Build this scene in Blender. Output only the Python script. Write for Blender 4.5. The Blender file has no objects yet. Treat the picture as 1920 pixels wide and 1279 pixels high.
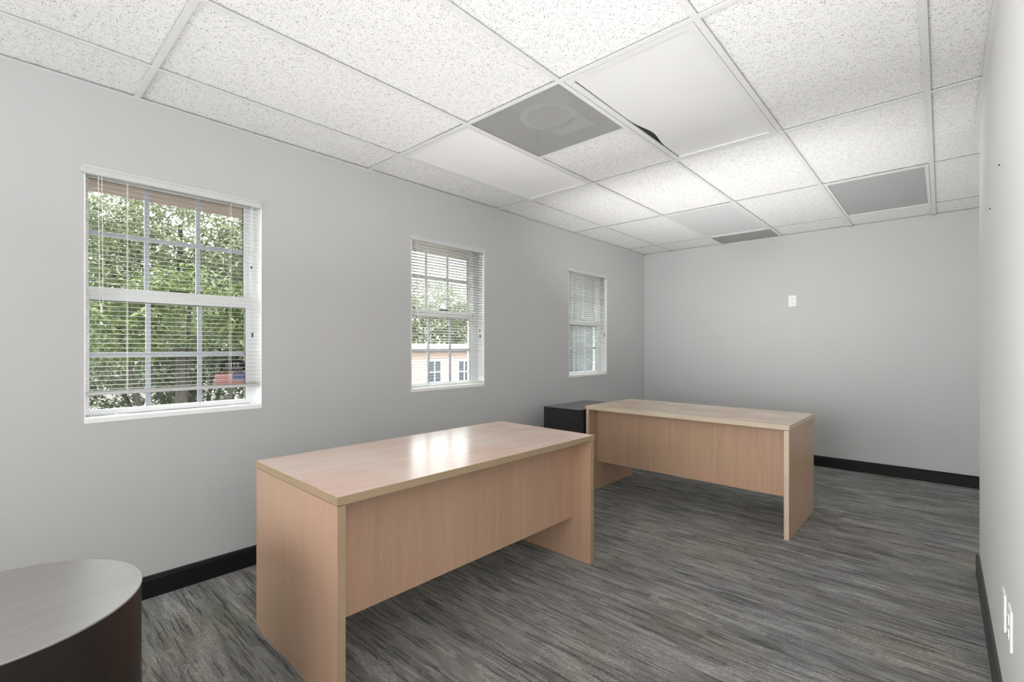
import bpy, bmesh, math, random
from mathutils import Vector, Matrix
random.seed(7)
SC = bpy.context.scene
COL = SC.collection

# ------------------------------------------------------------------ camera
CAMX, CAMZ = 2.855, 1.217
cam_d = bpy.data.cameras.new('camera'); cam = bpy.data.objects.new('camera', cam_d); COL.objects.link(cam)
cam.location = (CAMX, 0, CAMZ); cam.rotation_euler = (math.radians(90), 0, 0.736)
cam_d.sensor_width = 36; cam_d.lens = 889.3 * 36 / 1920; cam_d.shift_y = 11.3 / 1920
cam_d.clip_start = 0.02
SC.camera = cam
# ------------------------------------------------------------------ world, sun, lights, exposure
SC.view_settings.view_transform = 'Standard'; SC.view_settings.look = 'None'
SC.view_settings.gamma = 1; SC.view_settings.use_curve_mapping = False
SC.view_settings.exposure = 0.15
w = bpy.data.worlds.new('sky'); SC.world = w; w.use_nodes = True
bg = w.node_tree.nodes['Background']
bg.inputs[0].default_value = (0.97, 0.985, 1.0, 1); bg.inputs[1].default_value = 7.0
sun_d = bpy.data.lights.new('sun', 'SUN'); sun = bpy.data.objects.new('sun', sun_d); COL.objects.link(sun)
sun_d.energy = 5.0; sun_d.angle = math.radians(1.5); sun_d.color = (1, .95, .86)
sun.rotation_euler = (0, math.radians(38), math.radians(-25))      # from over the roof, out of the windows' way

def area(name, loc, direction, sx, sy, power, color=(1, 1, 1), spread=180):
    d = bpy.data.lights.new(name, 'AREA'); o = bpy.data.objects.new(name, d); COL.objects.link(o)
    d.shape = 'RECTANGLE'; d.size = sx; d.size_y = sy; d.energy = power; d.color = color
    d.spread = math.radians(spread)
    o.location = loc; o.rotation_euler = Vector(direction).to_track_quat('-Z', 'Y').to_euler()
    return o
# added fill lamps standing in for daylight, behind the camera and in the side room
area('fill_front', (1.5, -3.05, 1.35), (0, 1, 0.12), 2.7, 2.0, 10, (1, .99, .97))
area('fill_side_room', (5.3, 4.6, 1.4), (-1, 0.0, 0.05), 1.8, 1.8, 18, (1, .99, .97))
# added floating fill lamps aimed at the right wall and ceiling, like bounced flash
area('bounce_fill', (2.25, -0.35, 1.45), (.75, 1, 0.12), 0.9, 0.9, 27, (1, .99, .98), 120)
area('bounce_fill', (1.9, -0.9, 1.38), (-0.1, 0.1, 1), 2.0, 1.6, 10.5, (1, .99, .98), 150)
area('bounce_fill', (1.5, 1.6, 1.38), (0, 0.0, 1), 2.0, 2.2, 9.5, (1, .99, .98), 150)
area('bounce_fill', (1.6, 3.8, 1.34), (0.05, 0.75, 1), 2.2, 2.0, 16.5, (1, .99, .98), 150)

# ------------------------------------------------------------------ node helpers
class NB:
    def __init__(s, name):
        s.m = bpy.data.materials.new(name); s.m.use_nodes = True
        s.t = s.m.node_tree; s.n = s.t.nodes; s.b = s.n['Principled BSDF']; s.out = s.n['Material Output']
    def node(s, ty, **k):
        x = s.n.new(ty)
        for a, v in k.items(): setattr(x, a, v)
        return x
    def link(s, a, b): s.t.links.new(a, b)
    def put(s, inp, v):
        if hasattr(v, 'links') or isinstance(v, bpy.types.NodeSocket): s.link(v, inp)
        else: inp.default_value = v
    def coord(s, which='Object'): return s.node('ShaderNodeTexCoord').outputs[which]
    def scale(s, vec, sc, loc=(0, 0, 0), rot=(0, 0, 0)):
        x = s.node('ShaderNodeMapping'); s.link(vec, x.inputs[0]); x.inputs[1].default_value = loc
        x.inputs[2].default_value = rot; x.inputs[3].default_value = sc; return x.outputs[0]
    def noise(s, vec, scale=1, detail=2, rough=.5, dist=0):
        x = s.node('ShaderNodeTexNoise'); s.link(vec, x.inputs['Vector']); x.inputs['Scale'].default_value = scale
        x.inputs['Detail'].default_value = detail; x.inputs['Roughness'].default_value = rough
        x.inputs['Distortion'].default_value = dist; return x.outputs[0]
    def vor(s, vec, scale=1, out='Distance', feature='F1', rnd=1):
        x = s.node('ShaderNodeTexVoronoi', feature=feature); s.link(vec, x.inputs['Vector'])
        x.inputs['Scale'].default_value = scale; x.inputs['Randomness'].default_value = rnd; return x.outputs[out]
    def math(s, op, a, b=0.0, c=0.0, clamp=False):
        x = s.node('ShaderNodeMath', operation=op); x.use_clamp = clamp
        s.put(x.inputs[0], a); s.put(x.inputs[1], b); s.put(x.inputs[2], c); return x.outputs[0]
    def ramp(s, fac, stops, interp='LINEAR'):
        x = s.node('ShaderNodeValToRGB'); cr = x.color_ramp; cr.interpolation = interp
        while len(cr.elements) < len(stops): cr.elements.new(.5)
        for e, (p, c) in zip(cr.elements, stops):
            e.position = p; e.color = (c, c, c, 1) if isinstance(c, (int, float)) else (*c, 1)
        s.link(fac, x.inputs[0]); return x.outputs[0]
    def mix(s, fac, a, b, blend='MIX'):
        x = s.node('ShaderNodeMix', data_type='RGBA', blend_type=blend)
        s.put(x.inputs[0], fac); s.put(x.inputs[6], a if not isinstance(a, tuple) else (*a, 1))
        s.put(x.inputs[7], b if not isinstance(b, tuple) else (*b, 1)); return x.outputs[2]
    def sep(s, vec):
        x = s.node('ShaderNodeSeparateXYZ'); s.link(vec, x.inputs[0]); return x.outputs
    def comb(s, a, b, c=0.0):
        x = s.node('ShaderNodeCombineXYZ'); s.put(x.inputs[0], a); s.put(x.inputs[1], b); s.put(x.inputs[2], c); return x.outputs[0]
    def bump(s, h, strength=.3, dist=.002):
        x = s.node('ShaderNodeBump'); x.inputs['Strength'].default_value = strength
        x.inputs['Distance'].default_value = dist; s.link(h, x.inputs['Height']); s.link(x.outputs[0], s.b.inputs['Normal'])
    def set(s, color=None, rough=None, metal=None, spec=None, **k):
        if color is not None: s.put(s.b.inputs['Base Color'], (*color, 1) if isinstance(color, tuple) else color)
        if rough is not None: s.put(s.b.inputs['Roughness'], rough)
        if metal is not None: s.b.inputs['Metallic'].default_value = metal
        if spec is not None: s.b.inputs['Specular IOR Level'].default_value = spec
        for a, v in k.items(): s.b.inputs[a.replace('_', ' ')].default_value = v
        return s.m

def paint(name, col, rough=.6, bump=.05, var=.01, sc=3):
    b = NB(name); c = b.coord()
    n = b.noise(c, sc, 3); lo = tuple(x * (1 - var) for x in col); hi = tuple(min(1, x * (1 + var)) for x in col)
    colr = b.ramp(n, [(.3, lo), (.7, hi)])
    if bump: b.bump(b.noise(c, 420, 3), bump, .001)
    return b.set(colr, rough, spec=.35)

def make_wood(name, along, light, dark, rough, marks=False):
    b = NB(name); c = b.coord()
    sc = {'x': (3.0, 160, 160), 'y': (160, 3.0, 160), 'z': (230, 230, 3.5)}[along]
    sc2 = {'x': (.8, 22, 22), 'y': (22, .8, 22), 'z': (22, 22, .8)}[along]
    g = b.noise(b.scale(c, sc), 1, 4, .6, .2); g2 = b.noise(b.scale(c, sc2), 1, 3, .55, .3); g3 = b.noise(c, 1.6, 2)
    col = b.ramp(g, [(.3, dark), (.62, light)])
    tint = b.ramp(g2, [(.3, (.93, .915, .90)), (.7, (1.03, 1.01, 1.0))])
    col = b.mix(1.0, col, tint, 'MULTIPLY')
    pink = b.ramp(g3, [(.4, (1, .98, .94)), (.62, (1.04, .90, .88) if marks else (1.02, .95, .94))])
    col = b.mix(1.0, col, pink, 'MULTIPLY')
    r = b.math('ADD', b.math('MULTIPLY', g2, .06), rough - .03)
    if marks:   # wiped swirls and scuffs on the top
        sw = b.ramp(b.noise(b.scale(c, (1.6, 2.4, 1), (.4, .2, 0)), 1.5, 2, .45, .5), [(.42, 0.0), (.68, 1.0)])
        col = b.mix(b.math('MULTIPLY', sw, .30), col, (.82, .76, .70))
        r = b.math('ADD', r, b.math('MULTIPLY', sw, .035))
    b.bump(g, .04, .001)
    return b.set(col, r, spec=.45 if marks else .5)

def simple(name, col, rough=.5, metal=0, spec=.5, nsc=40, var=.06, bump=0):
    b = NB(name); c = b.coord(); n = b.noise(c, nsc, 3)
    colr = b.ramp(n, [(.3, tuple(x * (1 - var) for x in col)), (.7, tuple(min(1, x * (1 + var)) for x in col))])
    if bump: b.bump(n, bump, .001)
    return b.set(colr, rough, metal, spec)

M = {}
M['wall'] = paint('wall_grey_paint', (.55, .551, .546), .62, .06)
M['wall_r'] = paint('wall_pale_tone', (.76, .76, .76), .6, .06)  # lighter tone than the other walls
M['base'] = simple('black_baseboard', (.008, .008, .008), .45, spec=.28, nsc=12)
M['white'] = paint('white_window_paint', (.90, .905, .92), .42, .0, .02)
M['reveal'] = paint('white_reveal_paint', (.95, .95, .95), .5, .03, .02)
M['alu'] = simple('sash_grille_metal', (.50, .52, .58), .35, .2, var=.03)
def slat_mat():
    b = NB('blind_slat_white'); b.set((.86, .86, .84), .38, spec=.5)
    tl = b.node('ShaderNodeBsdfTranslucent'); tl.inputs[0].default_value = (.92, .92, .88, 1)
    mx = b.node('ShaderNodeMixShader'); mx.inputs[0].default_value = .5
    b.link(b.b.outputs[0], mx.inputs[1]); b.link(tl.outputs[0], mx.inputs[2]); b.link(mx.outputs[0], b.out.inputs[0])
    return b.m
M['slat'] = slat_mat()
M['rail'] = simple('blind_rail_grey', (.62, .62, .62), .4, var=.02)
M['cord'] = simple('cord_off_white', (.80, .79, .72), .8, var=.05)
M['dark'] = simple('dark_gap', (.02, .02, .02), .8)
M['plate_r'] = simple('plate_wall_tone', (.80, .80, .79), .5, var=.01)  # slightly darker plate tone, close to that of the right wall
M['plate'] = simple('outlet_plastic', (.86, .86, .84), .35, var=.01)
M['edge'] = simple('worn_edge_band', (.385, .285, .175), .5, nsc=9, var=.05)
M['edge2'] = simple('pale_edge_band', (.62, .51, .38), .5, nsc=9, var=.05)
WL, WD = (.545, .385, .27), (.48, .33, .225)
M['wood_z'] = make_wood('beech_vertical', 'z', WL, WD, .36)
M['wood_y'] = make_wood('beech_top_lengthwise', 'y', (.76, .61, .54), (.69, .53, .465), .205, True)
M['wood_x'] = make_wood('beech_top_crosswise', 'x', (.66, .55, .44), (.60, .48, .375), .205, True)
M['steel'] = simple('black_cabinet_steel', (.016, .017, .018), .36, .1, .5, 200, .1, .03)
M['steel_top'] = simple('black_cabinet_top', (.03, .03, .034), .16, .1, .6, 200, .1, .02)
M['tee'] = simple('ceiling_tee_white', (.76, .76, .755), .4, 0, var=.02)
M['soffit'] = simple('beige_soffit', (.34, .25, .21), .7, nsc=6)
M['bark'] = simple('bark', (.03, .024, .018), .9, nsc=20, var=.4)
M['black_sticker'] = simple('black_sticker', (.01, .01, .01), .4)
M['letters'] = simple('sticker_grey_letters', (.5, .46, .44), .5)

def glass():
    b = NB('window_glass'); b.t.nodes.remove(b.b)
    tr = b.node('ShaderNodeBsdfTransparent'); gl = b.node('ShaderNodeBsdfGlossy'); gl.inputs['Roughness'].default_value = .02
    tr.inputs[0].default_value = (.93, .96, .95, 1)
    fr = b.node('ShaderNodeFresnel'); fr.inputs[0].default_value = 1.35
    mx = b.node('ShaderNodeMixShader'); b.link(b.math('MULTIPLY', fr.outputs[0], .6), mx.inputs[0])
    b.link(tr.outputs[0], mx.inputs[1]); b.link(gl.outputs[0], mx.inputs[2]); b.link(mx.outputs[0], b.out.inputs[0])
    return b.m
M['glass'] = glass()

def ceiling_mat():
    b = NB('fissured_ceiling_tile'); c = b.coord()
    d = b.noise(c, 60, 2)
    cc = b.node('ShaderNodeVectorMath', operation='ADD'); sc = b.node('ShaderNodeVectorMath', operation='SCALE')
    nz = b.node('ShaderNodeTexNoise'); b.link(c, nz.inputs['Vector']); nz.inputs['Scale'].default_value = 55
    b.link(nz.outputs[1], sc.inputs[0]); sc.inputs['Scale'].default_value = .012
    b.link(c, cc.inputs[0]); b.link(sc.outputs[0], cc.inputs[1]); v = cc.outputs[0]
    # flecks: crooked little pits whose size varies from cell to cell, gaps between them
    v1 = b.vor(b.scale(v, (1, 2.0, 1), rot=(0, 0, .5)), 84); v2 = b.vor(b.scale(v, (2.1, 1, 1), rot=(0, 0, -.3)), 96)
    v3 = b.vor(c, 260)
    size = b.math('MULTIPLY', b.noise(c, 46, 2), .495)
    p1 = b.math('LESS_THAN', v1, b.math('SUBTRACT', size, .04)); p2 = b.math('LESS_THAN', v2, b.math('SUBTRACT', size, .06))
    p3 = b.math('LESS_THAN', v3, b.math('SUBTRACT', b.math('MULTIPLY', b.noise(c, 26, 2), .62), .10))
    p = b.math('MAXIMUM', b.math('MAXIMUM', p1, p2), b.math('MULTIPLY', p3, .5))
    base = b.ramp(b.noise(c, 1.3, 2), [(.3, (.86, .86, .85)), (.7, (.89, .89, .88))])
    col = b.mix(b.math('MULTIPLY', p, .76), base, (.13, .125, .12))
    b.bump(b.math('SUBTRACT', b.math('MULTIPLY', d, .3), p), .35, .002)
    return b.set(col, .9, spec=.15)
M['tile'] = ceiling_mat()

def carpet_mat():
    b = NB('striated_carpet'); c = b.coord()
    # yarn-dyed streaks along x in short staggered runs; ribbed and looped patches alternate
    warp = b.node('ShaderNodeVectorMath', operation='ADD'); nz = b.node('ShaderNodeTexNoise'); b.link(c, nz.inputs['Vector'])
    nz.inputs['Scale'].default_value = 16; nz.inputs['Detail'].default_value = 3
    sc = b.node('ShaderNodeVectorMath', operation='SCALE'); b.link(nz.outputs[1], sc.inputs[0]); sc.inputs['Scale'].default_value = .014
    b.link(c, warp.inputs[0]); b.link(sc.outputs[0], warp.inputs[1]); wv = warp.outputs[0]
    def cellv(vec, scl, ch=0):
        x = b.node('ShaderNodeTexVoronoi', feature='F1', distance='CHEBYCHEV'); b.link(b.scale(vec, scl), x.inputs['Vector'])
        x.inputs['Scale'].default_value = 1; return b.sep(x.outputs['Color'])[ch]
    big = b.noise(b.scale(c, (1.3, 5.5, 1)), 1, 3, .6, .4)
    mid = b.noise(b.scale(wv, (5, 44, 1)), 1, 3, .6, .3)
    blk = cellv(wv, (4.5, 27, 1)); blk2 = cellv(wv, (9, 60, 1), 1)
    line = b.ramp(cellv(wv, (6.0, 165, 1), 2), [(.80, 0.0), (.86, 1.0)])
    lite = b.ramp(cellv(b.scale(wv, (1, 1, 1), (3, 5, 0)), (8.0, 130, 1), 0), [(.82, 0.0), (.88, 1.0)])
    fine = b.noise(b.scale(c, (14, 230, 1)), 1, 2, .6, .2)
    loops = b.vor(b.scale(wv, (1, 1.5, 1)), 120)
    grain = b.noise(c, 230, 3, .75)
    x, y, z = b.sep(c)
    rib = b.math('MULTIPLY_ADD', b.math('SINE', b.math('MULTIPLY', y, 2 * math.pi / .0052)), .5, .5)
    mask = b.ramp(cellv(wv, (3.4, 9.0, 1), 1), [(.42, 0.0), (.48, 1.0)])
    tex = b.mix(mask, b.math('MULTIPLY_ADD', rib, .62, b.math('MULTIPLY', fine, .5)), b.math('MULTIPLY_ADD', loops, 1.15, .10))
    v = b.math('MULTIPLY', big, .30)
    for src, k in ((mid, .30), (blk, .20), (blk2, .13), (fine, .22), (grain, .50), (tex, .26), (lite, .10)):
        v = b.math('ADD', v, b.math('MULTIPLY', src, k))
    v = b.math('SUBTRACT', v, b.math('MULTIPLY', line, .27))
    v = b.math('MULTIPLY', v, .56)
    col = b.ramp(v, [(.24, (.065, .065, .062)), (.42, (.18, .178, .17)), (.56, (.30, .297, .285)), (.74, (.52, .515, .50))])
    tint = b.ramp(b.noise(c, 2.3, 3), [(.4, (1.0, .99, .93)), (.6, (1.0, 1.0, 1.04))])
    col = b.mix(1.0, col, tint, 'MULTIPLY')
    b.bump(b.math('ADD', b.math('MULTIPLY', tex, 1.0), b.math('SUBTRACT', b.math('ADD', grain, mid), line)), .8, .007)
    return b.set(col, .97, spec=.1)
M['carpet'] = carpet_mat()

def drum_top():
    b = NB('espresso_top_grain'); c = b.coord()
    g = b.noise(b.scale(b.scale(c, (1, 1, 1), rot=(0, 0, -1.73)), (6, 260, 1)), 1, 4, .65, .3)
    col = b.ramp(g, [(.3, (.15, .138, .134)), (.7, (.27, .252, .246))])
    b.bump(g, .25, .001)
    return b.set(col, b.math('MULTIPLY_ADD', g, .15, .24), spec=1.0, IOR=2.1)
M['drum_top'] = drum_top()
M['drum'] = simple('espresso_side', (.016, .012, .011), .4, 0, .5, 14, .25)

def diffuser(name, col, rough=.4):
    b = NB(name); c = b.coord(); x, y, z = b.sep(c)
    s = b.math('ADD', b.math('SINE', b.math('MULTIPLY', b.math('ADD', x, y), 2 * math.pi / .0062)), b.math('SINE', b.math('MULTIPLY', b.math('SUBTRACT', x, y), 2 * math.pi / .0062)))
    colr = b.ramp(b.math('MULTIPLY_ADD', s, .25, .5), [(.2, tuple(v * .95 for v in col)), (.8, col)])
    b.bump(s, .12, .001)
    return b.set(colr, rough, spec=.4)
M['lens'] = diffuser('prismatic_lens', (.82, .82, .825))
M['lens_bright'] = diffuser('prismatic_lens_bright', (.93, .93, .935))  # lighter lens colour carries the stronger light on this fixture
M['lens_dim'] = diffuser('prismatic_lens_dim', (.70, .705, .71))  # greyer lens colour carries the weaker light on this fixture
M['lens_unlit'] = simple('flat_lens_unlit', (.42, .425, .43), .45, 0, var=.02)  # smooth lens; its grey colour stands in for being unlit

def perforated():
    b = NB('perforated_metal'); c = b.coord(); x, y, z = b.sep(c)
    P = .0058
    fx = b.math('SUBTRACT', b.math('FRACT', b.math('DIVIDE', x, P)), .5)
    fy = b.math('SUBTRACT', b.math('FRACT', b.math('DIVIDE', y, P)), .5)
    r = b.math('SQRT', b.math('ADD', b.math('MULTIPLY', fx, fx), b.math('MULTIPLY', fy, fy)))
    hole = b.math('LESS_THAN', r, .30)
    b.set((.43, .43, .415), .5)
    tr = b.node('ShaderNodeBsdfTransparent'); mx = b.node('ShaderNodeMixShader')
    b.link(hole, mx.inputs[0]); b.link(b.b.outputs[0], mx.inputs[1]); b.link(tr.outputs[0], mx.inputs[2]); b.link(mx.outputs[0], b.out.inputs[0])
    return b.m
M['perf'] = perforated()
M['plenum'] = simple('plenum_inside', (.42, .42, .41), .8, var=.1)
M['duct'] = simple('duct_collar', (.62, .62, .60), .5, var=.08)

def leafmat(name, a, bcol):
    b = NB(name); oi = b.node('ShaderNodeNewGeometry')
    col = b.ramp(oi.outputs['Random Per Island'], [(0, a), (1, bcol)])
    b.set(col, .5, spec=.4)
    tl = b.node('ShaderNodeBsdfTranslucent'); b.link(col, tl.inputs[0]); mx = b.node('ShaderNodeMixShader'); mx.inputs[0].default_value = .35
    b.link(b.b.outputs[0], mx.inputs[1]); b.link(tl.outputs[0], mx.inputs[2]); b.link(mx.outputs[0], b.out.inputs[0])
    return b.m
M['leaf_a'] = leafmat('leaves_bright', (.03, .055, .012), (.16, .19, .065))
M['leaf_b'] = leafmat('leaves_dark', (.018, .028, .011), (.075, .085, .042))
M['leaf_d'] = leafmat('leaves_washed_out', (.20, .21, .13), (.34, .35, .24))  # leaf colour paled to stand in for overexposed glare
M['leaf_c'] = leafmat('leaves_pale', (.09, .115, .05), (.21, .225, .135))
def ground_mat():
    b = NB('pale_ground'); c = b.coord()
    n = b.noise(c, 1.2, 4, .6); col = b.ramp(n, [(.4, (.035, .035, .025)), (.55, (.08, .075, .06)), (.7, (.14, .125, .115))])
    b.bump(b.noise(c, 30, 3), .3, .02); return b.set(col, .95)
M['ground'] = ground_mat()
def brick_mat():
    b = NB('pink_brick'); t = b.node('ShaderNodeTexBrick'); c = b.coord()
    x, y, z = b.sep(c); v = b.comb(b.math('ADD', x, y), z)
    b.link(v, t.inputs['Vector']); t.inputs['Scale'].default_value = 1; t.inputs['Brick Width'].default_value = .22
    t.inputs['Row Height'].default_value = .075; t.inputs['Mortar Size'].default_value = .008
    t.inputs['Color1'].default_value = (.30, .19, .155, 1); t.inputs['Color2'].default_value = (.35, .24, .205, 1); t.inputs['Mortar'].default_value = (.38, .34, .31, 1)
    return b.set(t.outputs[0], .85)
M['brick'] = brick_mat()
M['bluegrey'] = simple('blue_grey_siding', (.03, .035, .05), .5, nsc=3, var=.1)
M['paleroof'] = simple('pale_roof', (.40, .38, .36), .8, nsc=8)

def flag_mat():
    b = NB('flag_print'); c = b.coord('Object'); x, y, z = b.sep(c)   # y 0..FW, z 0..FH, canton at high y, high z
    FW, FH = .150, .074
    st = b.math('FLOOR', b.math('MULTIPLY', z, 13 / FH))
    red = b.math('LESS_THAN', b.math('MODULO', st, 2), .5)
    col = b.mix(red, (.75, .66, .62), (.62, .10, .10))
    inc = b.math('MULTIPLY', b.math('GREATER_THAN', y, FW * .58), b.math('GREATER_THAN', z, FH * 6 / 13))
    P = .0092
    u = b.math('DIVIDE', y, P); vv = b.math('DIVIDE', z, P)
    s = b.math('ADD', u, vv); t2 = b.math('SUBTRACT', u, vv)
    fx = b.math('SUBTRACT', b.math('FRACT', s), .5); fy = b.math('SUBTRACT', b.math('FRACT', t2), .5)
    star = b.math('LESS_THAN', b.math('ADD', b.math('MULTIPLY', fx, fx), b.math('MULTIPLY', fy, fy)), .075)
    blue = b.mix(star, (.015, .05, .30), (.72, .74, .80))
    return b.set(b.mix(inc, col, blue), .4)
M['flag'] = flag_mat()

# ------------------------------------------------------------------ mesh helpers
def bx(bm, x0, y0, z0, x1, y1, z1, bev=0):
    r = bmesh.ops.create_cube(bm, size=1); vs = r['verts']
    for v in vs: v.co = Vector(((x0 + x1) / 2 + v.co.x * (x1 - x0), (y0 + y1) / 2 + v.co.y * (y1 - y0), (z0 + z1) / 2 + v.co.z * (z1 - z0)))
    if bev:
        es = list({e for v in vs for e in v.link_edges})
        bmesh.ops.bevel(bm, geom=es, offset=bev, segments=2, affect='EDGES', profile=.5)
def rod(bm, p0, p1, r, seg=8):
    p0, p1 = Vector(p0), Vector(p1); d = p1 - p0
    R = bmesh.ops.create_cone(bm, segments=seg, radius1=r, radius2=r, depth=d.length, cap_ends=True)
    mat = Matrix.Translation((p0 + p1) / 2) @ d.to_track_quat('Z', 'Y').to_matrix().to_4x4()
    bmesh.ops.transform(bm, matrix=mat, verts=R['verts'])
def prism_y(bm, prof, y0, y1):      # profile of (x, z), extruded along y
    a = [bm.verts.new((x, y0, z)) for x, z in prof]; c = [bm.verts.new((x, y1, z)) for x, z in prof]
    n = len(prof)
    for i in range(n): bm.faces.new((a[i], a[(i + 1) % n], c[(i + 1) % n], c[i]))
    bm.faces.new(a[::-1]); bm.faces.new(c)
def mesh(name, fill, mat, parent=None, smooth=False):
    bm = bmesh.new(); fill(bm); bmesh.ops.recalc_face_normals(bm, faces=bm.faces)
    me = bpy.data.meshes.new(name); bm.to_mesh(me); bm.free()
    me.materials.append(mat if not isinstance(mat, str) else M[mat])
    if smooth:
        for p in me.polygons: p.use_smooth = True
    o = bpy.data.objects.new(name, me); COL.objects.link(o)
    if parent: o.parent = parent
    return o
def box(name, b, mat, parent=None, bev=0): return mesh(name, lambda bm: bx(bm, *b, bev), mat, parent)
def boxes(name, bs, mat, parent=None, bev=0):
    def f(bm):
        for b in bs: bx(bm, *b, bev)
    return mesh(name, f, mat, parent)
def struct(o, lab=None):
    o['kind'] = 'structure'
    if lab: o['label'] = lab
    return o
def thing(name, label, cat, loc=(0, 0, 0), rz=0, group=None, kind=None):
    o = bpy.data.objects.new(name, None); COL.objects.link(o); o.location = loc; o.rotation_euler = (0, 0, rz)
    o.empty_display_size = .1
    if kind: o['kind'] = kind
    if label: o['label'] = label
    if cat: o['category'] = cat
    if group: o['group'] = group
    return o
def tag(o, label, cat, group=None):
    o['label'] = label; o['category'] = cat
    if group: o['group'] = group
    return o

# ------------------------------------------------------------------ the room
H = 2.404; YB = 5.706; XR = 3.005; WT = .15
YF = -3.2; XA = 5.6
struct(box('floor', (-WT, YF - .1, -.10, XA + .1, YB + .1, 0), 'carpet'), 'dark grey striated carpet floor')
WIN = [(.289, 1.04, .872, 2.044), (2.062, 2.804, .889, 2.044), (4.03, 4.775, .902, 2.044)]
BACKWIN = (-2.2, -1.45, .87, 2.012)
def left_wall():
    ops = sorted([BACKWIN] + WIN); bs = []; y = YF
    for (a, b_, z0, z1) in ops:
        bs.append((-WT, y, 0, 0, a, H + .25)); bs.append((-WT, a, 0, 0, b_, z0)); bs.append((-WT, a, z1, 0, b_, H + .25)); y = b_
    bs.append((-WT, y, 0, 0, YB + .1, H + .25)); return bs
struct(boxes('wall_left', left_wall(), 'wall'), 'grey painted wall with the three windows')
struct(box('wall_back', (0, YB, 0, XA, YB + .1, H + .25), 'wall'), 'grey painted far wall')
struct(box('wall_right', (XR, YF, 0, XR + .12, 3.555, H + .004), 'wall_r'), 'pale wall close on the right, ending at a corner')
struct(box('wall_side_room', (XA, YF, 0, XA + .1, YB + .1, H + .25), 'wall'))
fz0, fz1, fx0, fx1 = .35, 2.3, .2, 2.85
struct(boxes('wall_front', [(0, YF - .1, 0, fx0, YF, H + .25), (fx1, YF - .1, 0, XA, YF, H + .25), (fx0, YF - .1, 0, fx1, YF, fz0), (fx0, YF - .1, fz1, fx1, YF, H + .25)], 'wall'))
struct(boxes('window_4', [(fx0, YF - .06, fz0, fx0 + .05, YF - .02, fz1), (fx1 - .05, YF - .06, fz0, fx1, YF - .02, fz1), (fx0, YF - .06, fz0, fx1, YF - .02, fz0 + .05), (fx0, YF - .06, fz1 - .05, fx1, YF - .02, fz1), (1.5, YF - .06, fz0, 1.54, YF - .02, fz1)], 'white'))  # unseen window with its opening, added to go with the front fill lamp

# baseboards: tall black board with a rounded top
def base_prof(s=1): return [(0, 0), (.014 * s, 0), (.014 * s, .088), (.011 * s, .094), (.012 * s, .099), (.007 * s, .105), (0, .106)]
struct(mesh('baseboard_left', lambda bm: prism_y(bm, base_prof(), YF, YB), 'base'), 'black baseboard along the window wall')
def bb(bm):
    prism_y(bm, base_prof(), 0, XA - .0)
    bmesh.ops.transform(bm, matrix=Matrix.Translation((0, YB, 0)) @ Matrix.Rotation(math.radians(-90), 4, 'Z'), verts=bm.verts)
struct(mesh('baseboard_back', bb, 'base'), 'black baseboard along the far wall')
def br(bm):
    prism_y(bm, base_prof(-1), YF, 3.569)
    bmesh.ops.translate(bm, vec=(XR, 0, 0), verts=bm.verts)
    bx(bm, XR - .014, 3.555, 0, XR + .134, 3.569, .1)
struct(mesh('baseboard_right', br, simple('lit_black_baseboard', (.045, .045, .045), .45)), 'black baseboard of the near right wall, toned grey as lit')  # black board's colour raised to grey for the light falling on it

# ceiling grid
GX = [0, .368, .9776, 1.5872, 2.1968, 2.8064] + [2.8064 + .6096 * i for i in range(1, 5)] + [XA]
GY = [YF, -3.18, -1.963, -.744, .475, 1.715, 2.950, 4.110, 5.275, YB]
CT = H + .010
FIX = {(1, 5): 'a', (3, 5): 'b', (2, 7): 'c', (4, 7): 'd'}       # (column, row) cells holding lights, rows below
def row_of(j): return (GY[j], GY[j + 1])
VENT1 = (2, 5); VENT2 = (2, 8)
LIGHTS = [(1, 5), (3, 5), (2, 7), (4, 7)]
LIGHTS = [(c, r) for c, r in [(1, 5), (3, 5), (2, 7), (4, 7)]]
YV = 2.326
def tiles(bm):
    for i in range(len(GX) - 1):
        for j in range(len(GY) - 1):
            if (i, j) in LIGHTS or (i, j) == VENT2: continue
            y0, y1 = GY[j], GY[j + 1]
            if (i, j) == VENT1: y0 = YV
            t = random.uniform(-.0012, .0012); u = random.uniform(-.0012, .0012)
            g = .0035
            vs = [bm.verts.new(v) for v in ((GX[i] + g, y0 + g, CT + t), (GX[i + 1] - g, y0 + g, CT - t), (GX[i + 1] - g, y1 - g, CT + u), (GX[i] + g, y1 - g, CT - u))]
            us = [bm.verts.new((v.co.x, v.co.y, v.co.z + .016)) for v in vs]
            bm.faces.new(vs[::-1]); bm.faces.new(us)
            for k in range(4): bm.faces.new((vs[k], vs[(k + 1) % 4], us[(k + 1) % 4], us[k]))
ceil = struct(mesh('ceiling', tiles, 'tile'), 'white fissured lay-in tile ceiling')
def tees(bm):
    hw = .012
    for x in GX[1:-1]:
        bx(bm, x - hw, YF, H, x + hw, YB, H + .003); bx(bm, x - .001, YF, H + .003, x + .001, YB, H + .035)
    for y in GY[1:-1]:
        xs = GX
        for a, c in zip(xs[:-1], xs[1:]):
            bx(bm, a + hw, y - hw, H + .0006, c - hw, y + hw, H + .0036)
    bx(bm, GX[2] + hw, YV - hw, H + .0006, GX[3] - hw, YV + hw, H + .0036)
    # wall angle
    bx(bm, 0, YF, H, .019, YB, H + .002); bx(bm, 0, YB - .019, H, XA, YB, H + .002); bx(bm, XR - .019, YF, H, XR, 3.555, H + .002)
mesh('ceiling_grid', tees, 'tee', ceil)
box('deck_above', (0, YF, H + .24, XA, YB, H + .25), 'dark', ceil)

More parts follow.
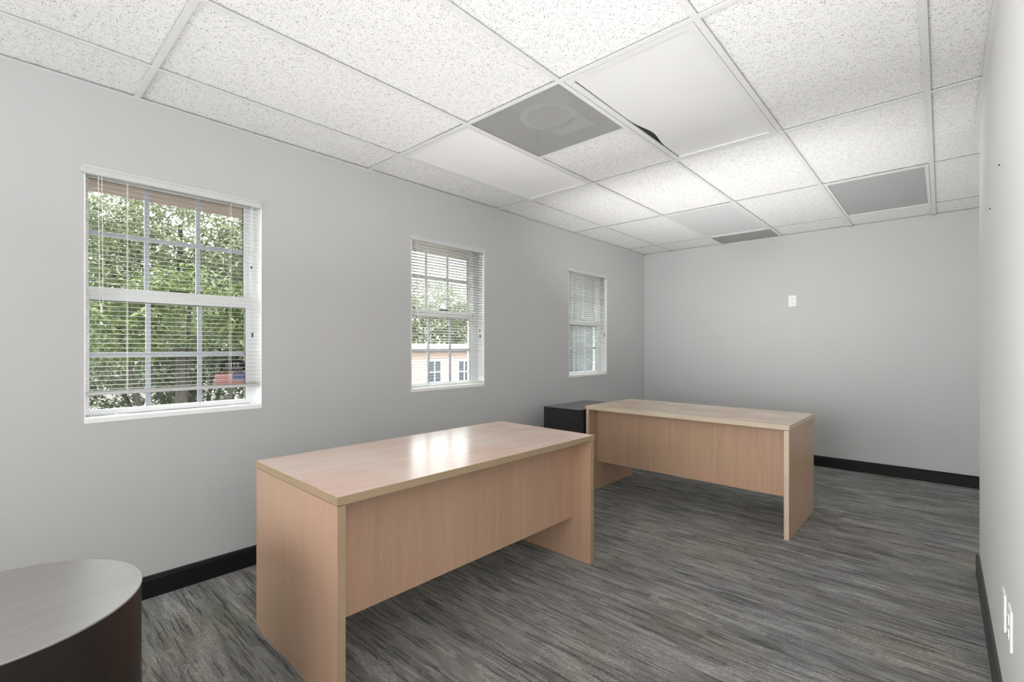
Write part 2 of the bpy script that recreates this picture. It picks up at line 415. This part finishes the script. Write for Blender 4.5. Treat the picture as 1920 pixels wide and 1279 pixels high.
# ------------------------------------------------------------------ ceiling fixtures
def troffer(col, row, lens, label, popped=False, frame_w=.022):
    x0, x1, y0, y1 = GX[col] + .012, GX[col + 1] - .012, GY[row] + .012, GY[row + 1] - .012
    cx, cy = (x0 + x1) / 2, (y0 + y1) / 2; hx, hy = (x1 - x0) / 2, (y1 - y0) / 2
    t = thing('ceiling_light', label, 'ceiling light', (cx, cy, H), 0)
    boxes('housing', [(-hx, -hy, .09, hx, hy, .1), (-hx, -hy, .0036, -hx + .004, hy, .09), (hx - .004, -hy, .0036, hx, hy, .09),
                      (-hx + .004, -hy, .0036, hx - .004, -hy + .004, .09), (-hx + .004, hy - .004, .0036, hx - .004, hy, .09)], 'plenum', t)
    f = frame_w; o = .003
    z0, z1 = .001, .007
    boxes('door_frame', [(-hx + o, -hy + o, z0, -hx + f, hy - o, z1), (hx - f, -hy + o, z0, hx - o, hy - o, z1),
                         (-hx + f, -hy + o, z0, hx - f, -hy + f, z1), (-hx + f, hy - f, z0, hx - f, hy - o, z1)], 'tee', t)
    def lensf(bm):
        N = 40; lo = []; hi = []
        X0, X1, Y0, Y1 = -hx + f - .002, hx - f + .002, -hy + f - .002, hy - f + .002
        K = 14; grid = []
        for i in range(N + 1):
            y = Y0 + (Y1 - Y0) * i / N; rowv = []
            g = 0
            if popped:
                g = .006 + .030 * math.exp(-((i / N - .63) / .11) ** 2)
            for k in range(K + 1):
                s = k / K; x = (X0 + g) + (X1 - X0 - g) * s
                z = .0075
                if popped: z -= .010 * math.exp(-((i / N - .5) / .3) ** 2) * math.sin(math.pi * min(1, s * 1.0 + .12))
                rowv.append(bm.verts.new((x, y, z)))
            grid.append(rowv)
        for i in range(N):
            for k in range(K): bm.faces.new((grid[i][k], grid[i][k + 1], grid[i + 1][k + 1], grid[i + 1][k]))
        top = bmesh.ops.extrude_face_region(bm, geom=bm.faces[:])
        for v in top['geom']:
            if isinstance(v, bmesh.types.BMVert): v.co.z += .003
    l = mesh('diffuser', lensf, lens, t)
    for q in range(2): 
        xx = (-.12, .12)[q]
        mesh('fluorescent_tube', lambda bm: rod(bm, (xx, -hy + .05, .06), (xx, hy - .05, .06), .013), 'white', t)
    # latches on the left long side
    for yy in (-hy * .45, hy * .45): box('latch', (-hx + f * .2, yy - .012, -.001, -hx + f * .7, yy + .012, .001), 'tee', t)
    return t
troffer(1, 5, 'lens_bright', 'white recessed ceiling light nearest the window wall, lens painted brighter as lit')
troffer(3, 5, 'lens', 'large recessed ceiling light with its lens bowed out of the frame, beside the square vent', popped=True, frame_w=.034)
troffer(2, 7, 'lens_dim', 'small-looking recessed ceiling light touching the far vent, lens painted greyer as less lit')
troffer(4, 7, 'lens_unlit', 'flat recessed ceiling light nearest the right wall, lens painted grey as unlit')

def vent(x0, x1, y0, y1, label, duct=True, mat='perf'):
    cx, cy = (x0 + x1) / 2, (y0 + y1) / 2; hx, hy = (x1 - x0) / 2, (y1 - y0) / 2
    t = thing('ceiling_vent', label, 'air vent', (cx, cy, H))
    def pan(bm):
        vs = [bm.verts.new(v) for v in ((-hx, -hy, .005), (hx, -hy, .005), (hx, hy, .005), (-hx, hy, .005))]; bm.faces.new(vs)
    mesh('perforated_panel', pan, mat, t)
    boxes('plenum_box', [(-hx, -hy, .2, hx, hy, .205), (-hx, -hy, .006, -hx + .004, hy, .2), (hx - .004, -hy, .006, hx, hy, .2),
                         (-hx + .004, -hy, .006, hx - .004, -hy + .004, .2), (-hx + .004, hy - .004, .006, hx - .004, hy, .2)], 'plenum', t)
    if duct:
        def ring(bm):
            N = 40; R0, R1 = .115, .150
            rings = [[bm.verts.new((.03 + r * math.cos(2 * math.pi * i / N), -.03 + r * math.sin(2 * math.pi * i / N), z)) for i in range(N)] for r, z in ((R0, .03), (R1, .03), (R1, .2), (R0, .2))]
            for k in range(4):
                for i in range(N): bm.faces.new((rings[k][i], rings[k][(i + 1) % N], rings[(k + 1) % 4][(i + 1) % N], rings[(k + 1) % 4][i]))
        mesh('duct_collar', ring, 'duct', t)
        box('deflector_plate', (-.06, .06, .03, .17, .20, .036), 'duct', t)
vent(GX[2] + .012, GX[3] - .012, GY[5] + .012, YV - .012, 'square perforated metal ceiling vent between two recessed lights')
vent(GX[2] + .012, GX[3] - .012, GY[8] + .012, YB - .019, 'narrow dark perforated ceiling vent against the far wall', False)

# ------------------------------------------------------------------ windows
def window(n, y0, y1, z0, z1, label, a=.03, pw=.66):
    W, D = y1 - y0, z1 - z0
    t = thing('window_%d' % n, label, None, (0, y0, z0), 0, kind='structure')
    # white lined reveal and stool
    q = .004
    boxes('reveal', [(-.075, 0, 0, .0015, q, D), (-.075, W - q, 0, .0015, W, D), (-.075, q, D - q, .0015, W - q, D)], 'reveal', t)
    boxes('sill', [(-.085, q, 0, .003, W - q, .022)], 'reveal', t)
    sl, sr = min(a - .001, .024), .026          # sash stiles left and right of the pane
    L, R = a - sl, a + pw + sr
    bs = [(-.15, R, .022, -.075, W - q, D - q), (-.15, 0, D - .011, -.075, R, D), (-.15, 0, .022, -.106, R, .028)]
    if L > .006: bs.append((-.15, q * 0, .034, -.075, L, D - .011))
    boxes('frame', bs, 'white', t)
    zm = D * .509
    for nm, za, zb, xf, xb, th in (('upper_sash', zm - .012, D - .011, -.112, -.135, .024), ('lower_sash', .028, zm + .03, -.080, -.105, .028)):
        lo = (.022 if nm == 'lower_sash' else th + .018); hi = th + (.032 if nm == 'lower_sash' else -.006)
        bs = [(xb, L, za, xf, L + sl, zb), (xb, R - sr, za, xf, R, zb), (xb, L + sl, za, xf, R - sr, za + lo), (xb, L + sl, zb - hi, xf, R - sr, zb)]
        s = boxes(nm, bs, 'white', t, .0015)
        # thin ledge lines and gasket of the rails
        boxes('gasket', [(xf - .012, a, zb - hi - .003, xf - .006, a + pw, zb - hi), (xf - .012, a + pw - .003, za + lo, xf - .006, a + pw, zb - hi)], 'dark', s)
        ga, gb = za + lo, zb - hi; m = .0105; xm = (xf + xb) / 2
        gl = [(xm - .003, a + pw * k / 3 - m, ga, xm + .004, a + pw * k / 3 + m, gb) for k in (1, 2)]
        gl.append((xm - .0034, a, (ga + gb) / 2 - m, xm + .0044, a + pw, (ga + gb) / 2 + m))
        boxes('muntin_grille', gl, 'alu', s)
        box('pane', (xm - .0015, a, ga, xm + .0015, a + pw, gb), 'glass', s)
        if nm == 'lower_sash':
            box('sash_lock', (xf - .006, W / 2 - .04, zb, xf + .004, W / 2 + .04, zb + .008), 'dark', s)
            box('lift_rail', (xf, L + .01, zb - .022, xf + .008, R - .01, zb - .017), 'white', s)
    return t
window(1, *WIN[0], 'near white double-hung window looking on green leaves', .026, .668)
window(2, *WIN[1], 'middle white double-hung window with half-open blind', .010, .650)
window(3, *WIN[2], 'far narrow-looking white window with mostly closed blind', .010, .650)
window(5, *BACKWIN, 'white double-hung window')

def blind(y0, y1, ztop, zbot, tilt, label, pitch=.0215, lift=0.0, wand=(.6, .35), cords=True, sag=0.0, tilt_top=None, wobble=0.0):
    W = y1 - y0
    t = thing('window_blind', label, 'window blind', (0, y0, ztop))
    xs = -.013
    def head(bm):
        prism_y(bm, [(-.028, -.018), (.016, -.018), (.018, -.014), (.018, .006), (.015, .010), (.010, .011), (.010, .022), (.007, .026), (.001, .026), (.001, .004), (-.028, .004)], -.006, W - .012)
        bx(bm, .001, -.014, -.012, .016, -.006, .006)
    mesh('head_rail', head, 'rail', t)
    L0, L1 = .008, W - .012
    top = -.03; bot = zbot - ztop + .02
    n = max(3, int((top - bot) / pitch))
    def slats(bm):
        rr = random.Random(int(y0 * 100))
        for i in range(n):
            z = top - i * pitch - (i / n) * 0
            if z < bot + .004: break
            a = math.radians(tilt if tilt_top is None else tilt_top + (tilt - tilt_top) * (i / n)) + rr.uniform(-1, 1) * math.radians(wobble)
            w = .0127; K = 4; prev = None
            dz = sag * rr.uniform(0, 1) * 0
            for k in range(K + 1):
                s = -1 + 2 * k / K
                px = xs + w * s * math.cos(a); pz = z + w * s * math.sin(a) + .0016 * (1 - s * s)
                p = (bm.verts.new((px, L0, pz)), bm.verts.new((px, (L0 + L1) / 2, pz - .0)), bm.verts.new((px, L1, pz)))
                if prev:
                    bm.faces.new((prev[0], prev[1], p[1], p[0])); bm.faces.new((prev[1], prev[2], p[2], p[1]))
                prev = p
        # the spare slats gathered on the bottom rail
        for i in range(2 if lift else 0):
            bx(bm, xs - .0125, L0, bot + .002 + i * .008, xs + .0125, L1, bot + .0032 + i * .008)
    s = mesh('slats', slats, 'slat', t, smooth=True)
    md = s.modifiers.new('thickness', 'SOLIDIFY'); md.thickness = .0006
    box('bottom_rail', (xs - .0125, L0, bot - .016, xs + .0125, L1, bot - .001), 'rail' if lift else 'slat', t, .003)
    for fy in (.165, .79 if W > .7 else .8):
        y = W * fy + (.03 if fy < .5 else .0)
        mesh('ladder_cord', lambda bm: [rod(bm, (xs + .0135, y, -.018), (xs + .0135, y, bot - .002), .0011, 5), rod(bm, (xs - .0135, y, -.018), (xs - .0135, y, bot - .002), .0011, 5),
                                       rod(bm, (xs + .0145, y, -.018), (xs + .0145, y, bot - .017), .0012, 5)], 'cord', t)
    for dy in (0, .012):
        pc = mesh('pull_cord', lambda bm: rod(bm, (xs + .017 + dy * .2, .048 + dy, -.018), (xs + .017 + dy * .2, .052 + dy, -wand[0]), .0013, 5), 'cord', t)
    mesh('tassel', lambda bm: rod(bm, (xs + .018, .058, -wand[0]), (xs + .018, .061, -wand[0] - .042), .0042, 8), 'cord', pc)
    for dy, ln, hh in ((-.055, wand[1], .012), (-.050, wand[2], .024)):
        tw = mesh('tilt_cord', lambda bm: rod(bm, (xs + .016, W + dy, -.018), (xs + .016, W + dy, -ln), .0011, 5), 'cord', t)
        mesh('tassel', lambda bm: rod(bm, (xs + .016, W + dy, -ln), (xs + .016, W + dy - .001, -ln - hh), .0040, 8), 'dark', tw)
    return t
blind(.289, 1.04, 2.016, .992, 0, 'white mini blind with open slats ending above the sill of the near window', lift=1, wand=(.60, .35, .72), wobble=1.2, tilt_top=-10)
blind(2.062, 2.804, 2.018, .915, 4, 'white mini blind hanging full length over the middle window', wand=(.56, .66, .70), tilt_top=22, wobble=1)
blind(4.03, 4.775, 2.020, .925, 14, 'white mini blind with nearly closed slats over the far window', wand=(.4, .64, .66), tilt_top=20, wobble=1)

# stickers on the lowest right pane of window 1 (inside face of the lower sash glass)
px = -.0895
fl = mesh('flag_sticker', lambda bm: bx(bm, 0, 0, 0, .0006, .150, .074), 'flag')
fl.location = (px, .832, .996); tag(fl, 'small striped flag sticker with starred blue corner on the window pane', 'sticker')
bs = thing('badge_sticker', 'small black arched sticker with pale lettering above the flag sticker on the pane', 'sticker', (px, .858, 1.084))
def arch(bm):
    pts = [(0, 0), (.122, 0), (.122, .048)] + [(.061 + .050 * math.cos(a), .048 + .018 * math.sin(a)) for a in [math.pi * k / 12 for k in range(1, 12)]] + [(0, .048)]
    a = [bm.verts.new((0, y, z)) for y, z in pts]; c = [bm.verts.new((.0006, y, z)) for y, z in pts]
    bm.faces.new(a); bm.faces.new(c[::-1])
    for i in range(len(pts)): bm.faces.new((a[i], a[(i + 1) % len(pts)], c[(i + 1) % len(pts)], c[i]))
mesh('backing', arch, 'black_sticker', bs)
def text_part(name, txt, size, loc, parent, mat, mirror=False):
    cu = bpy.data.curves.new(name, 'FONT'); cu.body = txt; cu.size = size; cu.extrude = .0002
    o = bpy.data.objects.new(name, cu); COL.objects.link(o)
    dg = bpy.context.evaluated_depsgraph_get(); me = bpy.data.meshes.new_from_object(o.evaluated_get(dg))
    bpy.data.objects.remove(o)
    me.materials.append(M[mat]); o = bpy.data.objects.new(name, me); COL.objects.link(o)
    o.parent = parent; o.location = loc; o.rotation_euler = (math.radians(90), 0, math.radians(90))
    return o
text_part('lettering', 'INTE', .034, (.001, .024, .022), bs, 'letters')
boxes('small_lettering', [(.0006, .014 + i * .009, .008, .0009, .020 + i * .009, .014) for i in range(11)], 'letters', bs)

# ------------------------------------------------------------------ desks
def desk(label, loc, rz, topmat, edge, hx, hy, panel):
    """long side along x when hx>hy, else along y; panel = inset of modesty panel on which side"""
    t = thing('office_desk', label, 'desk', loc, rz, 'beech office desks')
    Z = .722; T = .029; e = .0022
    longx = hx > hy
    top = box('desktop', (-hx + e, -hy + e, Z - T, hx - e, hy - e, Z), topmat, t)
    for bb_ in [(-hx, -hy, Z - T, hx, -hy + e, Z - .0006), (-hx, hy - e, Z - T, hx, hy, Z - .0006), (-hx, -hy + e, Z - T, -hx + e, hy - e, Z - .0006), (hx - e, -hy + e, Z - T, hx, hy - e, Z - .0006)]:
        box('edge_band', bb_, edge, top)
    LT = .028; g = Z - T - .0035
    for s in (-1, 1):
        if longx:
            a, b_ = sorted((s * (hx - .003), s * (hx - .003 - LT)))
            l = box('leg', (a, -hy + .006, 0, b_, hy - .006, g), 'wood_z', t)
            for bb_ in [(a, -hy + .003, 0, b_, -hy + .006, g), (a, hy - .006, 0, b_, hy - .003, g)]: box('edge_band', bb_, edge, l)
        else:
            a, b_ = sorted((s * (hy - .003), s * (hy - .003 - LT)))
            l = box('leg', (-hx + .006, a, 0, hx - .006, b_, g), 'wood_z', t)
            for bb_ in [(-hx + .003, a, 0, -hx + .006, b_, g), (hx - .006, a, 0, hx - .003, b_, g)]: box('edge_band', bb_, edge, l)
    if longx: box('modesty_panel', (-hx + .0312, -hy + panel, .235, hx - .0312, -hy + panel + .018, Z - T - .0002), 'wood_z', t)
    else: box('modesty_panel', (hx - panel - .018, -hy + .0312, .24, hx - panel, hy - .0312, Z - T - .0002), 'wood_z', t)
    # hidden steel dowel spacers keep the top a hair above the legs
    for sx in (-1, 1):
        for sy in (-1, 1):
            x = sx * (hx - .017) if longx else sx * (hx - .12); y = sy * (hy - .12) if longx else sy * (hy - .017)
            box('spacer', (x - .008, y - .008, g, x + .008, y + .008, Z - T), 'dark', t)
    return t
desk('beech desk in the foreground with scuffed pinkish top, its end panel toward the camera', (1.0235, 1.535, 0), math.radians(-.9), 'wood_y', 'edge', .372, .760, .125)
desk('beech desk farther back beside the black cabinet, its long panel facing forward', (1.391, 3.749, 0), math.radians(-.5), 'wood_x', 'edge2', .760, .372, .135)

# ------------------------------------------------------------------ black filing cabinet
t = thing('filing_cabinet', 'low black metal filing cabinet between the rear desk and the window wall', 'cabinet', (.432, 3.635, 0), 0)
cw, cd, ch = .187, .335, .692
box('body', (-cw, -cd, .02, cw, cd, ch - .012), 'steel', t, .003)
box('top_panel', (-cw - .002, -cd - .002, ch - .010, cw + .002, cd + .002, ch), 'steel_top', t, .002)
box('plinth', (-cw + .02, -cd + .02, 0, cw - .02, cd - .02, .02), 'steel', t)

# ------------------------------------------------------------------ drum table, lower left
def drum(bm, r, z0, z1, seg=96, bev=.003):
    prof = [(r, z0), (r, z1 - bev), (r - bev, z1)]
    rings = [[bm.verts.new((a * math.cos(2 * math.pi * i / seg), a * math.sin(2 * math.pi * i / seg), z)) for i in range(seg)] for a, z in prof]
    for k in range(len(rings) - 1):
        for i in range(seg): bm.faces.new((rings[k][i], rings[k][(i + 1) % seg], rings[k + 1][(i + 1) % seg], rings[k + 1][i]))
    bm.faces.new(rings[0][::-1]); bm.faces.new(rings[-1])
t = thing('drum_table', 'round dark espresso drum table with grained top at the lower left', 'side table', (1.085, .003, 0))
mesh('base', lambda bm: drum(bm, .300, 0, .545), 'drum', t)
mesh('tabletop', lambda bm: drum(bm, .302, .5452, .550, bev=.0015), 'drum_top', t)

# ------------------------------------------------------------------ outlets and plates
def outlet(name, label, loc, normal, blank=False, pm='plate'):
    t = thing(name, label, 'wall outlet', loc, {'-y': 0, '-x': -math.pi / 2}[normal])
    box('cover_plate', (-.037, -.006, -.058, .037, 0, .058), pm, t, .002)
    if not blank:
        for z in (-.021, .021):
            def f(bm):
                R = bmesh.ops.create_cone(bm, segments=24, radius1=.0165, radius2=.0165, depth=.003, cap_ends=True)
                bmesh.ops.transform(bm, matrix=Matrix.Translation((0, -.0068, z)) @ Matrix.Rotation(math.pi / 2, 4, 'X'), verts=R['verts'])
            s = mesh('socket', f, pm, t)
            boxes('slots', [(-.008, -.0088, z - .001, -.0055, -.0080, z + .008), (.0055, -.0088, z - .001, .008, -.0080, z + .008), (-.0025, -.0088, z - .011, .0025, -.0080, z - .006)], 'dark', s)
    else:
        for z in (-.04, .04): mesh('screw', lambda bm: rod(bm, (0, -.0075, z), (0, -.006, z), .003), 'alu', t)
    return t
outlet('wall_outlet', 'white duplex power outlet high on the far grey wall', (1.686, YB, 1.704), '-y')
outlet('wall_outlet', 'white outlet cover low on the near right wall, closer to the camera', (XR, 1.985, .405), '-x', False, 'plate_r')
outlet('blank_wall_plate', 'white blank cover plate low on the near right wall, farther from the camera', (XR, 2.16, .385), '-x', True, 'plate_r')
def nail(name, loc, axis, label):
    d = {'y': (0, -.004, 0), 'x': (-.004, 0, 0)}[axis]
    o = mesh(name, lambda bm: rod(bm, (0, 0, 0), d, .0026, 10), 'dark'); o.location = loc; tag(o, label, 'wall anchor')
nail('wall_anchor', (1.951, YB, 1.574), 'y', 'small dark wall anchor lower right of the far-wall outlet')
nail('wall_anchor', (1.951, YB, 1.832), 'y', 'small pale-ringed wall anchor above right of the far-wall outlet')
nail('picture_nail', (XR, 2.36, 1.85), 'x', 'tiny nail in the right wall, the upper one')
nail('picture_nail', (XR, 2.784, 1.79), 'x', 'tiny nail in the right wall, the lower one')

# ------------------------------------------------------------------ outside
GZ = -3.0
g = box('ground', (-260, -120, GZ - .1, -WT, 260, GZ), 'ground'); struct(g, 'pale ground outside')
sf = box('trim_1', (-.62, -6, 2.075, -WT, 9, 2.20), 'soffit'); struct(sf, 'beige roof eave over the windows')
rf = box('roof', (-.62, -6, 2.655, 8, 9, 2.75), 'soffit'); struct(rf)
fc = box('trim_2', (-.64, -6, 2.20, -.60, 9, 2.70), 'soffit'); struct(fc, 'beige fascia board')

def leaves(bm, n, blob, size, rnd, droop=.3):
    for _ in range(n):
        c, r = blob[rnd.randrange(len(blob))]
        d = Vector((rnd.gauss(0, 1), rnd.gauss(0, 1), rnd.gauss(0, 1))); d.normalize()
        p = Vector(c) + Vector((d.x * r[0], d.y * r[1], d.z * r[2])) * (rnd.random() ** .33)
        # a little whorl of pointed leaves
        k = rnd.randint(2, 5); ax = rnd.uniform(0, 6.28); s0 = size * rnd.uniform(.6, 1.3)
        tiltq = Vector((rnd.gauss(0, .5), rnd.gauss(0, .5), 1)).normalized().to_track_quat('Z', 'Y')
        for j in range(k):
            a = ax + j * 2 * math.pi / k; s = s0 * rnd.uniform(.7, 1.1); wd = s * .14
            pts = [Vector((0, 0, 0)), Vector((s * .5, wd, s * .05)), Vector((s, 0, -s * droop)), Vector((s * .5, -wd, s * .05))]
            vs = []
            for q in pts:
                q2 = Vector((q.x * math.cos(a) - q.y * math.sin(a), q.x * math.sin(a) + q.y * math.cos(a), q.z))
                vs.append(bm.verts.new(p + tiltq @ q2))
            bm.faces.new(vs)
def plant(name, label, cat, base, blob, n, size, leaf, seed, trunk_h, tr=.04, group=None):
    rnd = random.Random(seed)
    t = thing(name, label, cat, (base[0], base[1], GZ), group=group)
    mesh('foliage', lambda bm: leaves(bm, n, blob, size, rnd), leaf, t)
    def tk(bm):
        rod(bm, (0, 0, 0), (.03, .02, trunk_h), tr, 8)
        for c, r in blob: rod(bm, (.03 * .6, .012, trunk_h * .55), (c[0], c[1], c[2]), tr * .45, 6)
    mesh('trunk', tk, 'bark', t)
def Z(blob): return [((x, y, z - GZ), r) for (x, y, z), r in blob]
plant('tree', 'bright green leafy tree right outside the near window', 'tree', (-2.5, 1.2),
      Z([((0, .1, 1.62), (.5, .6, .40)), ((.1, -.45, 1.40), (.45, .40, .35)), ((.1, .65, 1.5), (.45, .40, .40))]), 1500, .095, 'leaf_a', 3, 4.2)
plant('tree', 'dark green tree low behind the bright leaves outside the near window', 'tree', (-4.4, 1.75),
      Z([((0, -.7, .75), (.6, .8, .55)), ((0, .4, .85), (.6, .8, .6)), ((0, 1.3, .9), (.6, .7, .6)), ((.1, .3, 1.3), (.5, 1.2, .3))]), 3600, .10, 'leaf_b', 5, 3.6, .05)
plant('tree', 'pale green tree rising above the others outside the near window', 'tree', (-7.2, 2.2),
      Z([((0, .1, 3.4), (1.0, 1.8, 1.2)), ((0, -.9, 2.6), (.9, 1.2, 1.1)), ((0, 1.3, 2.6), (.9, 1.2, 1.1)), ((.1, 0, 1.7), (.9, 1.9, .7))]), 5600, .15, 'leaf_c', 11, 5.0, .09)
plant('tree', 'dense pale tree farthest away behind the near window', 'tree', (-11.0, 3.2),
      Z([((0, 0, 3.6), (1.2, 2.8, 1.9)), ((0, 1.6, 2.6), (1.2, 1.8, 1.6)), ((0, -1.4, 2.6), (1.2, 1.6, 1.6)), ((0, 0, 1.0), (1.2, 3, .8))]), 5200, .24, 'leaf_c', 12, 5.0, .14)
plant('tree', 'slender light tree right of the brick house seen through the middle window', 'tree', (-6.0, 9.35),
      Z([((0, .25, .1), (.5, .40, .8)), ((.1, .35, .75), (.35, .3, .35))]), 600, .11, 'leaf_c', 22, 3.4, .03)

plant('tree', 'large tree rising behind the brick house in the middle window, leaves paled as overexposed', 'tree', (-40, 34),
      Z([((0, 0, 5.0), (3, 6, 4.5)), ((0, -5, 3.5), (3, 4, 3.5)), ((0, 5, 3.5), (3, 4, 3.5))]), 3200, .8, 'leaf_d', 31, 6.0, .3)

# brick house across the way, seen through the middle window
HW = (-24.0, 24.0)
t = thing('brick_house', 'pinkish brick house with white framed windows across the way', 'building', (HW[0], HW[1], GZ), math.radians(-18))
hx, hy, hz = 3.0, 9.0, 3.95
box('wall', (-hx, -hy, 0, hx, hy, hz), 'brick', t)
mesh('roof', lambda bm: prism_y(bm, [(-hx - .4, hz), (hx + .4, hz), (0, hz + .5)], -hy - .4, hy + .4), 'paleroof', t)
for k in range(8):
    yy = -7.6 + k * 2.15; a0, a1 = 1.9, 3.25
    fr = boxes('window', [(hx, yy - .5, a0 - .08, hx + .05, yy + .5, a0), (hx, yy - .5, a1, hx + .05, yy + .5, a1 + .08), (hx, yy - .5, a0, hx + .05, yy - .42, a1), (hx, yy + .42, a0, hx + .05, yy + .5, a1), (hx, yy - .03, a0, hx + .05, yy + .03, a1), (hx, yy - .42, 2.52, hx + .045, yy + .42, 2.58)], 'white', t)
    box('pane', (hx, yy - .42, a0, hx + .02, yy + .42, a1), 'bluegrey', fr)
# dark blue-grey wing seen by the far window
t = thing('neighbouring_block', 'dark blue-grey wall seen through the far window', 'building', (-1.75, 7.5, GZ))
box('wall', (-.5, -1.5, 0, .5, 1.5, 5.27), 'bluegrey', t)
mesh('roof', lambda bm: prism_y(bm, [(-.5, 5.27), (.5, 5.27), (0, 5.32)], -1.5, 1.5), 'paleroof', t)
